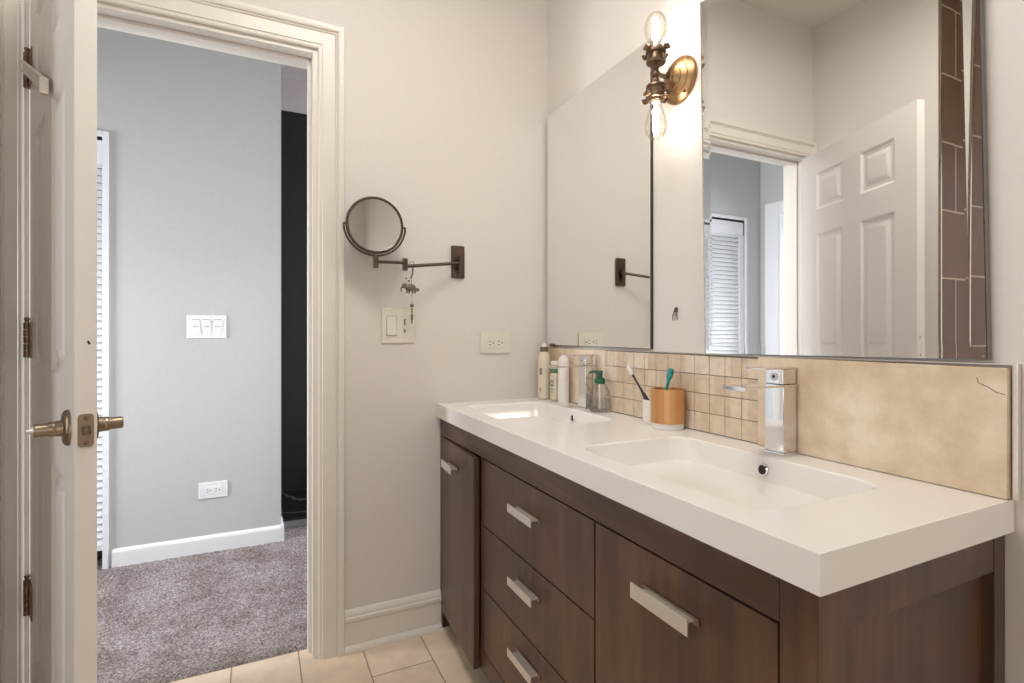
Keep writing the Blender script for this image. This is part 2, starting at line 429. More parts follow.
struct('wall_hall_near', MB().box((HL, TH, 0), (WX-.955, TH+.03, CZ)).box((WX-.95, TH, 0), (JL-.09, TH+.004, CZ)).box((JR+.09, TH, 0), (HR, TH+.004, CZ)).box((JL-.09, TH, HZ+.08), (JR+.09, TH+.004, CZ)), M['hallwall'], 'grey hall side of the bathroom end wall', 'wall')
m = MB().box((-1.1, YB, 0), (HR, YB+.08, 2.485))
struct('wall_hall_black', m, M['blackwall'], 'near black wall panel in the gap right of the grey hall wall', 'wall')
M['lilac'] = plain('lilac grey paint', srgb(226, 217, 219), .7)
struct('ceiling_hall', MB().box((-.935, 1.255, CZ-.012), (HR, YB, CZ-.001)), M['lilac'], 'pale lilac grey ceiling strip above the dark gap', 'ceiling')
struct('wall_hall_soffit', MB().box((-1.1, YB-.004, 2.485), (HR, YB+.08, CZ)), M['lilac'], 'pale lilac grey wall strip above the black wall', 'wall')
struct('wall_hall_right', MB().box((HR, TH, 0), (HR+.08, 1.9, .70)).box((HR, TH, 2.0), (HR+.08, 1.9, CZ)).box((HR, TH, .70), (HR+.08, .45, 2.0)).box((HR, 1.35, .7), (HR+.08, 1.9, 2.0)), M['hallwall'], 'grey wall at the right end of the hall', 'wall')
struct('wall_side_room', MB().box((-3.68, -.1, 0), (-3.6, 2.0, CZ)).box((-3.6, -.14, 0), (HL-.12, -.06, CZ)).box((-3.6, 1.9, 0), (HL-.12, 1.98, CZ)).box((-3.68, -.14, CZ), (HL, 2.0, CZ+.05)).box((-3.6, -.1, -.05), (HL, .066, .0)).box((-3.6, 1.25, -.05), (HL, 2.0, .0)), M['hallwall'], 'grey walls of the side room left of the hall', 'wall')
# baseboard of the hall (returns round the corner)
pb = [(0, 0), (-.014, 0), (-.014, .07), (-.009, .083), (0, .090)]
mb = MB().prism([(HY+u, v) for u, v in pb], CL1+.035, -.941+.013, 'x')
mb.prism([(-.941-u, v) for u, v in pb], HY-.013, 1.248, 'y')
struct('baseboard_hall', mb, M['halltrim'], 'white baseboard along the grey hall wall', 'baseboard')

# hearth in the gap
h = thing('marble_hearth', (-.5, 1.25, 0), 'low black veined marble platform with a pale front edge in the dark gap', 'hearth')
MB().box((-.925, 1.252, .052), (.3, YB-.001, .062), .002).build('marble_top', M['marble'], h)
MB().box((-.925, 1.256, -.011), (.3, YB-.001, .052)).build('riser', plain('grey riser paint', srgb(132, 134, 140), .4), h)

# ---- door casing (bathroom side), mitred profile
def casing(name, xl, xr, zt, wl, wr, y, sgn, mat, label, wt=None, zb=0):
    prof = [(0, 0), (0, .009), (.004, .012), (.012, .013), (.014, .016), (.05, .017), (.054, .021), (.058, .018), (.061, .0235), (.068, .026), (.079, .026), (.081, .022), (.081, 0)]
    W = .081; wt = wt or wr; bm = bmesh.new(); rows = []
    for u, v in prof:
        l = xl-u*wl/W; r = xr+u*wr/W; t = zt+u*wt/W; yy = y-sgn*v
        rows.append([bm.verts.new(p) for p in ((l, yy, zb), (l, yy, t), (r, yy, t), (r, yy, zb))])
    for A, B in zip(rows, rows[1:]):
        for k in range(3): bm.faces.new((A[k], A[k+1], B[k+1], B[k]))
    mb = MB(); mb.bm.free(); mb.bm = bm
    o = mb.build(name, mat, angle=20); tag(o, label, 'door trim', kind='structure'); return o
casing('trim_2', JL-.010, JR+.016, HZ+.014, .057, .083, 0, 1, M['trim'], 'cream moulded casing around the bathroom doorway')
casing('trim_3', JL-.008, JR+.008, HZ+.008, .08, .08, TH+.004, -1, M['halltrim'], 'white casing on the hall side of the bathroom doorway')
# jamb with stops
mb = MB().box((JR, .0, 0), (JR+.018, TH+.004, HZ+.018), .002).box((JL-.018, .0, 0), (JL, TH+.004, HZ+.018), .002).box((JL, .0, HZ), (JR, TH+.004, HZ+.018), .002)
mb.box((JR-.011, .040, 0), (JR, .075, HZ), .003).box((JL, .040, 0), (JL+.011, .075, HZ), .003).box((JL, .040, HZ-.011), (JR, .075, HZ), .003)
struct('trim_4', mb, M['trim'], 'white door jamb with stops inside the bathroom doorway', 'door jamb')
# baseboard far wall
mb = MB().prism([(0, 0), (-.0135, 0), (-.0135, .098), (-.017, .101), (-.017, .112), (-.013, .1155), (-.013, .122), (-.009, .131), (-.004, .136), (0, .137)], JR+.099, -.001, 'x')
mb.prism([(-.013, 0), (-.027, 0), (-.027, .006), (-.024, .014), (-.019, .019), (-.013, .021)], JR+.099, -.001, 'x')
struct('baseboard_far', mb, M['trim'], 'tall cream moulded baseboard between doorway and vanity', 'baseboard')

# ================================================================== BATHROOM DOOR
DW, DT, DZ0, DZ1 = .713, .0315, .012, 1.983
DH = (-1.593, -.024, 0)
door = thing('door_1', DH, 'open white six-panel door with aged nickel knobs at the left', 'door', rz=-R(68.75), kind='structure')
def panel_door(bm, W, T, z0, z1, stile=.108, mid=.105, rows=((.235, .80), (.985, 1.575), (1.69, 1.88))):
    pw = (W-2*stile-mid)/2
    cols = ((stile, stile+pw), (stile+pw+mid, W-stile))
    loops = []
    for y, s in ((0, 1), (T, -1)):
        out = [bm.verts.new(p) for p in ((0, y, z0), (W, y, z0), (W, y, z1), (0, y, z1))]
        holes = []
        for a, b in cols:
            for c_, d in rows:
                prev = None
                for ins, dep in ((0, 0), (.004, .001), (.014, .0085), (.028, .0085), (.048, .0015), (.052, .001)):
                    ring = [bm.verts.new(p) for p in ((a+ins, y+s*dep, c_+ins), (b-ins, y+s*dep, c_+ins), (b-ins, y+s*dep, d-ins), (a+ins, y+s*dep, d-ins))]
                    if prev: bridge(bm, prev, ring)
                    else: holes.append(ring)
                    prev = ring
                bm.faces.new(prev)
        face_holes(bm, out, holes); loops.append(out)
    bridge(bm, loops[0], loops[1])
mb = MB(); panel_door(mb.bm, DW, DT, DZ0, DZ1); mb.build('door_leaf', M['door'], door, local=True, angle=15)
LZ = .899; BX = DW-.060
def lever(side):
    s = -1 if side == 'bath' else 1; y0 = 0 if side == 'bath' else DT
    r = MB(); ax = (0, s, 0); c0 = (BX, y0, LZ)
    r.lathe([(.0325, 0), (.0325, .003), (.031, .006), (.027, .0085), (.0145, .0095), (.0135, .018), (.0125, .020)], c0, ax, 40)
    o = r.build('door_knob', M['nickel'], door, local=True)
    if side == 'bath': o['label'] = 'aged nickel barrel knob with privacy button'
    g = MB(); g.lathe([(.0125, .018), (.0135, .020), (.0135, .026), (.0115, .029), (.0115, .045), (.0108, .048), (0, .0482)], c0, ax, 32)
    g.build('grip', M['nickel'], o, local=True)
    if side == 'bath':
        MB().lathe([(.0085, .047), (.008, .049), (.003, .055), (.0028, .058), (0, .059)], c0, ax, 24).build('privacy_button', M['steel'], o, local=True)
lever('bath'); lever('hall')
mb = MB().prism(rrect(.0045, DT-.0045, LZ-.029, LZ+.029, .006, 5), DW-.001, DW+.0015, 'x')
lp = mb.build('latch_plate', M['nickel'], door, local=True)
mb = MB().prism([(DW+.001, .010), (DW+.011, .0125), (DW+.013, .016), (DW+.001, .0225)], LZ-.007, LZ+.007, 'z')
mb.build('latch_bolt', M['nickel'], lp, local=True)
mb = MB()
for dz in (-.022, .022):
    mb.cyl((DW+.0014, DT/2, LZ+dz), (DW+.0022, DT/2, LZ+dz), .004, 16)
mb.build('screw', M['hinge'], lp, local=True)
mb = MB().box((DW-.004, .018, 1.050), (DW+.0006, .0215, 1.0565), .0005, rot=Matrix.Rotation(.4, 3, 'X'))
o = mb.build('chipped_spot', M['dark'], door, local=True); o['label'] = 'small dark nick in the door edge'
def hinge(zc, hgt=.094):
    mb = MB()
    for k in range(5):
        a = zc-hgt/2+hgt*k/5
        mb.cyl((-.004, -.006, a+.0006), (-.004, -.006, a+hgt/5-.0006), .0076, 16)
    mb.lathe([(.0045, 0), (.0045, .004), (.0062, .006), (.006, .012), (0, .014)], (-.004, -.006, zc+hgt/2), (0, 0, 1), 16)
    mb.box((-.004, -.0015, zc-hgt/2), (.0005, .030, zc+hgt/2), .0005)
    mb.box((-.003, -.0030, zc-hgt/2), (.050, -.0002, zc+hgt/2), .0006)
    o = mb.build('hinge', M['hinge'], door, local=True)
    mb = MB()
    for dz in (-.03, 0, .03): mb.lathe([(.004, 0), (.003, .0012), (0, .0014)], (.013, -.003, zc+dz), (0, -1, 0), 12)
    mb.build('screw', M['nickel'], o, local=True)
for zc in (1.768, 1.052, .368): hinge(zc)
# folded steel hanger rail carried by the top hinge, lying along the door face
ds = MB(); p0 = Vector((.004, -.014, 1.775)); p1 = Vector((.44, -.011, 1.585))
for dz, th_ in ((.010, .0045), (-.014, .004)):
    ds.tube([p0+Vector((0, 0, dz)), p1+Vector((0, 0, dz))], th_, 12)
ds.box((p0.x, -.0165, -.012), (p0.x+(p1-p0).length, -.0125, .010), .001, rot=Matrix.Rotation(math.atan2(-(p1-p0).z, (p1-p0).x), 3, 'Y'), piv=(p0.x, -.014, 0)) if False else None
ds.prism([(p0.x, p0.z+.010), (p0.x, p0.z-.014), (p1.x, p1.z-.014), (p1.x, p1.z+.010)], -.0155, -.0130, 'y')
o = ds.build('hanger_rail', M['steel'], door, local=True); o['label'] = 'shiny folded hanger rail on the top hinge'
MB().box((p1.x-.010, -.022, p1.z-.020), (p1.x+.006, -.006, p1.z+.014), .003).build('end_clip', M['steel'], o, local=True)
# ================================================================== HALL FITTINGS
# tall slatted blind in a white frame
bf = thing('slatted_blind', ((CL0+CL1)/2, HY+.03, .02), 'tall white slatted blind in the grey hall wall beside the door edge', 'blind')
MB().box((CL0+.004, HY+.006, 1.842), (CL1-.003, HY+.040, 1.942), .003).build('valance', M['halltrim'], bf)
MB().box((CL0+.046, HY+.010, .085), (CL1-.003, HY+.036, .112), .003).build('bottom_rail', M['halltrim'], bf)
mb = MB(); z = .128
while z < 1.84:
    mb.prism([(HY+.007, z-.0165), (HY+.0095, z-.0175), (HY+.024, z+.0145), (HY+.0215, z+.0155)], CL0+.044, CL1-.0005, 'x'); z += .0328
mb.build('slats', M['halltrim'], bf, smooth=False)
MB().box((CL0, HY+.003, .02), (CL0+.048, HY+.034, 1.84), .003).build('side_stile', M['halltrim'], bf)
mb = MB().box((CL0-.022, HY-.012, 0), (CL0, HY+.06, CT+.025), .002).box((CL1, HY-.012, 0), (CL1+.022, HY+.06, CT+.025), .002).box((CL0, HY-.012, CT), (CL1, HY+.06, CT+.025), .002)
struct('trim_5', mb, M['halltrim'], 'thin white frame around the slatted blind in the hall', 'trim')
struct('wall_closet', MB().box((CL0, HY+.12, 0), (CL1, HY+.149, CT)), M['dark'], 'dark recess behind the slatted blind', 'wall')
# second doorway casing in the hall's left wall, leaf opened into the side room
mb = MB().box((HL, .93-.002, 0), (HL+.018, 1.045, 2.09), .004).box((HL, .065, 0), (HL+.018, .162, 2.09), .004).box((HL, .162, 2.0), (HL+.018, .928, 2.09), .004)
mb.box((HL-.125, .915, 0), (HL+.004, .93, 2.0), .002).box((HL-.125, .16, 0), (HL+.004, .175, 2.0), .002)
struct('trim_6', mb, M['halltrim'], 'white casing of the second doorway seen in the big mirror', 'door trim')
d2 = thing('door_2', (HL-.13, .89, 0), 'white open door of the side room reflected in the big mirror', 'door', kind='structure')
mb = MB().box((HL-.13-.72, .872, .012), (HL-.13, .905, 1.985), .002)
mb.build('door_leaf', M['halltrim'], d2)
for zc in (1.72, 1.05, .25):
    MB().box((HL-.128, .9115, zc-.045), (HL-.09, .9148, zc+.045), .0008).cyl((HL-.126, .908, zc-.046), (HL-.126, .908, zc+.046), .007, 12).build('hinge', M['hinge'], d2)

def outlet_plate(name, cx, y, cz, w_, h_, mat, label, horiz=True, s=-1, hall=False):
    """horizontal duplex outlet plate on a wall facing -y"""
    t = thing(name, (cx, y, cz), label, 'outlet')
    MB().box((cx-w_/2, y-.006, cz-h_/2), (cx+w_/2, y-.0002, cz+h_/2), .0025, 3).build('cover_plate', mat, t)
    rc = MB().box((cx-w_*.29, y-.0085, cz-h_*.235), (cx+w_*.29, y-.005, cz+h_*.235), .0012)
    rco = rc.build('receptacle', mat, t)
    sl = MB()
    for ox in (-w_*.15, w_*.15):
        sl.box((cx+ox-.0095, y-.0088, cz+.005), (cx+ox-.002, y-.0084, cz+.0075)).box((cx+ox-.0095, y-.0088, cz-.0075), (cx+ox-.002, y-.0084, cz-.005))
        sl.lathe([(.0028, 0), (0, .0003)], (cx+ox+.0075, y-.0085, cz), (0, -1, 0), 12)
    sl.build('slots', M['dark'], rco)
    return t
outlet_plate('wall_outlet', -.231, 0, 1.033, .124, .080, M['plate'], 'cream horizontal power outlet on the end wall above the vanity corner')
outlet_plate('wall_outlet', -1.244, HY, .308, .121, .078, M['hallplate'], 'white horizontal power outlet low on the grey hall wall')
# hall triple switch
t = thing('light_switch', (-1.271, HY, 1.101), 'bright white triple rocker switch plate on the grey hall wall', 'light switch')
MB().box((-1.271-.082, HY-.006, 1.101-.056), (-1.271+.082, HY-.0002, 1.101+.056), .0028, 3).build('cover_plate', M['hallplate'], t)
for k, ox in enumerate((-.046, 0, .046)):
    up = (k == 1 or k == 2)
    mb = MB().prism([(HY-.005, 1.101-.033), (HY-.0105 if not up else HY-.007, 1.101-.033), (HY-.0085, 1.101), (HY-.007 if not up else HY-.0105, 1.101+.033), (HY-.005, 1.101+.033)], -1.271+ox-.0165, -1.271+ox+.0165, 'x')
    r_ = mb.build('rocker', M['hallplate'], t)
    MB().box((-1.271+ox-.0165, HY-.0075, 1.101+(.0345)), (-1.271+ox+.0165, HY-.0062, 1.101+.0362)).build('seam', M['grey'], r_)
    MB().box((-1.271+ox-.010, HY-.0094, 1.1005), (-1.271+ox+.011, HY-.0086, 1.1030)).build('crease', M['grey'], r_)
# bathroom double switch (rocker + slider)
sx, sz = -.6045, 1.096
t = thing('light_switch', (sx, 0, sz), 'cream double plate with a rocker and a small slider under the magnifying mirror', 'light switch')
MB().box((sx-.0585, -.006, sz-.061), (sx+.0585, -.0002, sz+.061), .0028, 3).build('cover_plate', M['plate'], t)
r_ = MB().prism([(-.005, sz-.033), (-.0105, sz-.033), (-.0082, sz), (-.0068, sz+.033), (-.005, sz+.033)], sx-.023-.0165, sx-.023+.0165, 'x').build('rocker', M['plate'], t)
mb = MB()
for z in (sz+.0335, sz-.0347): mb.box((sx-.023-.017, -.0072, z), (sx-.023+.017, -.0062, z+.0012))
for x in (sx-.023-.0178, sx-.023+.0168): mb.box((x-.0002, -.0072, sz-.0347), (x+.001, -.0062, sz+.0347))
mb.build('seam', M['grey'], r_)
r_ = MB().box((sx+.023-.003, -.0065, sz-.024), (sx+.023+.003, -.0061, sz+.024)).build('slider_track', M['grey'], t)
MB().box((sx+.023-.004, -.013, sz-.012), (sx+.023+.004, -.006, sz+.002), .0015).build('slider_knob', M['plate'], r_)
for ox in (-.023, .023):
    for oz in (-.048, .048): MB().lathe([(.003, 0), (.0025, .0008), (0, .001)], (sx+ox, -.006, sz+oz), (0, -1, 0), 12).build('screw', M['plate'], t)

# ================================================================== VANITY
VX, VT, VB = -.450, .765, .070          # front plane, top of body, bottom rail
van = thing('vanity_cabinet', (-.225, -.72, 0), 'dark walnut double vanity cabinet with flat steel pulls under the white counter', 'vanity cabinet')
VR = -1.439; bx = -.003
for y0, y1 in ((-.026, -.003), (VR, VR+.052)):
    MB().box((VX, y0, 0), (VX+.052, y1, VT-.002), .0012).build('post', M['wood'], van)
    MB().box((-.036, y0, 0), (bx, y1, VT-.002), .0012).build('post', M['wood'], van)
mb = MB().box((VX, VR+.0525, .702), (VX+.02, -.0265, VT-.002), .001)          # top rail
mb.box((VX, VR+.0525, VB), (VX+.02, -.0265, .128), .001)                      # bottom rail
mb.box((VX+.001, -.404, .128), (VX+.02, -.388, .702)).box((VX+.004, -.992, .128), (VX+.02, -.976, .702))
mb.build('front_frame', M['woodh'], van)
mb = MB().box((VX+.0525, VR+.001, .706), (-.0365, VR+.021, VT-.002), .001).box((VX+.0525, VR+.001, VB), (-.0365, VR+.021, .128), .001)
mb.box((VX+.0525, VR+.016, .100), (-.0365, VR+.030, .74))
mb.build('side_panel', M['wood'], van)
MB().box((VX+.0525, -.020, VB), (-.0365, -.006, .74)).build('side_panel', M['wood'], van)
mb = MB().box((VX+.024, VR+.055, VB+.004), (-.040, -.030, VB+.018)).box((-.016, VR+.055, VB), (-.006, -.030, .74))
for y in (-.396, -.984): mb.box((VX+.024, y-.008, VB+.018), (-.02, y+.008, .690))
mb.build('carcass', M['woodh'], van)
def pull(parent, yc, zc, xf, ln, hh=.020):
    """flat steel pull: front plate, web, mounting strip"""
    mb = MB(); a, b = yc-ln/2, yc+ln/2
    mb.box((xf-.028, a, zc-hh*.5), (xf-.0255, b, zc+hh*.5), .0006)
    mb.box((xf-.026, a+.012, zc-.002), (xf-.002, b-.012, zc+.001), .0004)
    mb.box((xf-.003, a+.002, zc-.0055), (xf-.0002, b-.002, zc+.0055), .0008)
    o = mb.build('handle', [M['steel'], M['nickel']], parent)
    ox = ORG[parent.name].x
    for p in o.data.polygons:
        if all(o.data.vertices[i].co.x+ox > xf-.0245 for i in p.vertices): p.material_index = 1  # mounting strip in tan nickel paints in a reflection behind the plate
    return o
def front(name, y0, y1, z0, z1, mat, hy, hz, hl, hh):
    o = MB().box((VX-.0005, y0, z0), (VX+.018, y1, z1), .0014).build(name, mat, van)
    pull(o, hy, hz, VX-.0005, hl, hh); return o
for z0, z1, hz in ((.506, .6985, .628), (.320, .5025, .443), (.131, .3165, .262)):
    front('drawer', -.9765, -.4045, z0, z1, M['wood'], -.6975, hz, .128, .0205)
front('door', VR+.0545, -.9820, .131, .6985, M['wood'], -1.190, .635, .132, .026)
# left door stands slightly ajar
ld = MB().box((VX-.0005, -.3865, .070), (VX+.018, -.0280, .6985), .0014, rot=Matrix.Rotation(R(-3.3), 3, 'Z'), piv=(VX, -.028, 0)).build('door', M['wood'], van)
ld['label'] = 'left door standing proud of the drawers'
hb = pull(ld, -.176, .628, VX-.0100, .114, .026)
for v in hb.data.vertices:
    q = Matrix.Rotation(R(-3.3), 3, 'Z') @ (v.co-Vector((VX-.0100+.225, -.176+.72, 0))); v.co = q+Vector((VX-.0100+.225, -.176+.72, 0))

# ---- countertop with two moulded basins
CT0, CT1 = .765, .815; CXF, CY1 = -.462, -1.449
ct = thing('double_sink_countertop', (-.23, -.72, CT0), 'long glossy white countertop with two moulded rectangular basins', 'countertop')
mb = MB(); bm = mb.bm
e = .002
lo = [(CXF, CY1), (-.0008, CY1), (-.0008, -.001), (CXF, -.001)]
def ring2(z, ins): return [bm.verts.new((x+(ins if x < -.2 else 0), y+(ins if y < -1 else 0), z)) for x, y in lo]
r0 = ring2(CT0, 0); r1 = ring2(CT1-e, 0); r2 = ring2(CT1-e*.3, e*.3); r3 = ring2(CT1, e)
bm.faces.new(r0); bridge(bm, r0, r1); bridge(bm, r1, r2); bridge(bm, r2, r3)
holes = []
def basin(y0, y1):
    x0, x1 = -.404, -.094; D = .112; prev = None
    steps = [(0, 0, 0), (.002, .0005, 0), (.005, .003, 0)]
    for k in range(1, 15):
        t = k/14; steps.append((.005, .003+(D-.003)*sin(t*pi/2)**1.15, t))
    for base, dep, t in steps:
        il = base+.150*t**1.5; ib = base+.034*t**1.8+.004*t; iff = base+.110*t**1.5
        rad = .050-.006*t
        pts = rrect(x0+iff, x1-ib, y0+il, y1-il, rad, 10)
        ring = [bm.verts.new((x, y, CT1-dep)) for x, y in pts]
        if prev: bridge(bm, prev, ring)
        else: holes.append(ring)
        prev = ring
    cv = bm.verts.new((sum(v.co.x for v in prev)/len(prev), sum(v.co.y for v in prev)/len(prev), CT1-D-.001))
    for k in range(len(prev)): bm.faces.new((prev[k], prev[(k+1) % len(prev)], cv))
    return cv.co.copy()
dr1 = basin(-.592, -.105); dr2 = basin(-1.326, -.838)
face_holes(bm, r3, holes)
slabo = mb.build('counter_slab', M['solid'], ct, angle=40)
for dc, yc in ((dr1, -.350), (dr2, -1.084)):
    d_ = MB().lathe([(.0, -.002), (.030, -.002), (.031, .001), (.028, .0035), (.022, .0042), (.021, .002), (.0, .0015)], (dc.x, dc.y, dc.z+.0012), (0, 0, 1), 32, cap=False)
    d_.build('drain', M['chrome'], ct)
    xo = -.1035
    o = MB().lathe([(.0125, 0), (.0125, .002), (.0095, .003), (.0088, .001)], (xo+.0006, yc, .7865), (-1, 0, .10), 28, cap=False).build('overflow_ring', M['chrome'], ct)
    MB().lathe([(.0092, .0004), (0, .0006)], (xo+.0006, yc, .7865), (-1, 0, .10), 24, cap=False).build('overflow_hole', M['dark'], o)

# ---- faucets
def faucet(yc, label):
    t = thing('faucet', (-.037, yc, CT1), label, 'faucet', group=None)
    MB().box((-.070, yc-.026, CT1+.0002), (-.0215, yc+.026, CT1+.005), .001).build('base_plate', M['chrome'], t)
    MB().box((-.064, yc-.0225, CT1+.005), (-.0235, yc+.0225, .9575), .0012).build('column', M['chrome'], t)
    mb = MB().box((-.183, yc-.028, .9580), (-.0215, yc+.028, .9625), .0008)
    mb.box((-.183, yc-.028, .9545), (-.177, yc+.028, .960), .0008)
    mb.build('spout', M['chrome'], t)
    b = MB().box((-.064, yc-.021, .9630), (-.0235, yc+.021, .9945), .0012).build('valve_block', M['chrome'], t)
    MB().lathe([(.0085, 0), (.0085, .0012), (.0, .0014)], (-.0641, yc, .9785), (-1, 0, 0), 24).build('marker_ring', M['whiteplastic'], b)
    MB().lathe([(.0042, .0012), (.0, .0019)], (-.0641, yc, .9785), (-1, 0, 0), 20).build('marker_dot', M['dark'], b)
    MB().box((-.120, yc-.024, .9950), (-.0215, yc+.024, .9985), .0008).build('lever', M['chrome'], t)
    return t
faucet(-1.080, 'square chrome faucet at the nearer basin, in front of the stone slab')
faucet(-.346, 'square chrome faucet at the far basin, behind the white bottles')

# ---- backsplash
BT = 1.013
bs = thing('backsplash', (-.01, -.72, CT1), 'beige stone backsplash with a mosaic centre between two slabs', 'backsplash')
MB().box((-.010, -.4035, CT1+.001), (-.0005, -.002, BT), .001).build('stone_slab', M['slab'], bs)
o = MB().box((-.020, -1.4475, CT1+.001), (-.0005, -1.0035, BT+.0035), .0015).build('stone_slab', M['slab'], bs)
o['label'] = 'large cream stone slab at the right end'
mb = MB().tube([(-.0203, -1.410, 1.000), (-.0204, -1.412, .992), (-.0204, -1.425, .986), (-.0204, -1.434, .979), (-.0203, -1.446, .976)], .0005, 6)
mb.build('hairline_crack', M['grey'], o)
mo = MB().box((-.0085, -1.0030, CT1+.001), (-.0005, -.4035, BT-.0005)).build('mosaic_grout', M['grout'], bs)
mb = MB()
for i in range(12):
    for j in range(4):
        y1 = -.4045-i*.0499; z0 = CT1+.0015+j*.0490
        mb.box((-.0125+random.uniform(-.0004, .0004), y1-.0483, z0+.0005), (-.006, y1, z0+.0478), .0011)
mb.build('mosaic_tiles', M['mosaic'], mo, angle=50)
mb = MB()
y0, y1 = -.002, -1.457
pts = lambda z, k: z+.006*k
v = [(-.012, y0, BT+.0005), (-.012, -1.0, BT+.0035), (-.012, y1, BT+.0080)]
for (xa, ya, za), (xb, yb, zb) in zip(v, v[1:]):
    bm = mb.bm
    A = [bm.verts.new(q) for q in ((-.0105, ya, za), (-.0005, ya, za), (-.0005, ya, za+.0022), (-.0105, ya, za+.0022))]
    B = [bm.verts.new(q) for q in ((-.0105, yb, zb), (-.0005, yb, zb), (-.0005, yb, zb+.0022), (-.0105, yb, zb+.0022))]
    bridge(bm, A, B); bm.faces.new(A); bm.faces.new(B)
mb.box((-.011, -1.4575, CT1+.001), (-.0005, -1.4500, BT+.010), .001)
mb.build('metal_edge_trim', M['steel'], bs)
# caulk line
MB().box((-.0135, -1.003, CT1+.0003), (-.0085, -.003, CT1+.0025), .001).build('caulk_line', M['grey'], bs)

# ================================================================== MIRRORS
mr = thing('wall_mirror', (-.008, -.315, 1.023), 'frameless rectangular mirror hung in the far corner above the far basin', 'mirror')
MB().box((-.010, -.629, 1.0235), (-.0008, -.019, 1.933), .0006).build('backing', M['charcoal'], mr)
MB().box((-.0125, -.6275, 1.0250), (-.0102, -.0202, 1.9318)).build('glass', M['mirror'], mr)
mb = MB()
for y in (-.06,): mb.box((-.018, y-.012, 1.0185), (-.0005, y+.012, 1.0232), .001).box((-.018, y-.012, 1.0232), (-.0130, y+.012, 1.030), .001)
mb.build('clip', M['nickel'], mr)

# big mirror: real bevelled glass in front of a silvered back; hangs rotated about one degree
MW, MH = .578, .905; RA = R(-1.0)
mt = thing('wall_mirror', (-.010, -1.133, 1.0235), 'large mirror with angled glass edges above the nearer basin, reflecting the white door', 'mirror')
piv = Vector((-.010, -1.133, 1.0235))
def loc2(y, z, x): # y offset from centre, z from bottom
    q = Matrix.Rotation(RA, 3, 'X') @ Vector((0, y, z)); return piv+Vector((x+.010, q.y, q.z))
def slab2(x0, x1, bev=None):
    m_ = MB(); bm = m_.bm
    rect = lambda i: ((-MW/2+i, i), (MW/2-i, i), (MW/2-i, MH-i), (-MW/2+i, MH-i))
    mk = lambda i, x: [bm.verts.new(loc2(y, z, x)) for y, z in rect(i)]
    if bev:
        bw, bd = bev
        A = mk(0, x1); B = mk(0, x0+bd); Cc = mk(bw, x0)
        bm.faces.new(A); bridge(bm, A, B); bridge(bm, B, Cc); bm.faces.new(Cc)
    else:
        A = mk(.0002, x1); B = mk(.0002, x0); bm.faces.new(A); bridge(bm, A, B); bm.faces.new(B)
    return m_
slab2(-.0135, -.0008).build('backing', M['grey'], mt, smooth=False)
slab2(-.0142, -.0137).build('silvering', M['mirror'], mt, smooth=False)
slab2(-.0203, -.0144, (.024, .00105)).build('bevelled_glass', M['platglass'], mt, smooth=False)

# ================================================================== SCONCE
sc = thing('wall_sconce', (0, -.738, 1.765), 'aged brass two-bulb wall sconce between the two mirrors', 'wall lamp')
cx, cy, cz = -.086, -.738, 1.765
k = MB().lathe([(.0635, 0), (.0635, .004), (.061, .008), (.054, .013), (.046, .0175), (.0455, .0205), (.040, .024), (.032, .028), (.0315, .031), (.024, .035), (.0155, .039), (.015, .046), (.012, .048), (0, .049)], (-.0005, cy, cz), (-1, 0, 0), 56)
wp = k.build('wall_plate', M['brass'], sc)
for a in (55, 235): MB().lathe([(.0055, 0), (.005, .003), (.002, .004), (0, .0042)], (-.012, cy+.050*cos(R(a)), cz+.050*sin(R(a))), (-1, 0, 0), 14).build('screw', M['brassdark'], wp)
mb = MB().cyl((-.045, cy, cz), (cx+.004, cy, cz), .0062).sphere((cx, cy, cz), .0115).cyl((cx, cy, cz-.030), (cx, cy, cz+.030), .006)
mb.lathe([(.0095, 0), (.0095, .006)], (cx, cy, cz+.014), (0, 0, 1), 6).lathe([(.0095, 0), (.0095, .006)], (cx, cy, cz-.020), (0, 0, 1), 6)
mb.build('arm', M['brassdark'], sc)
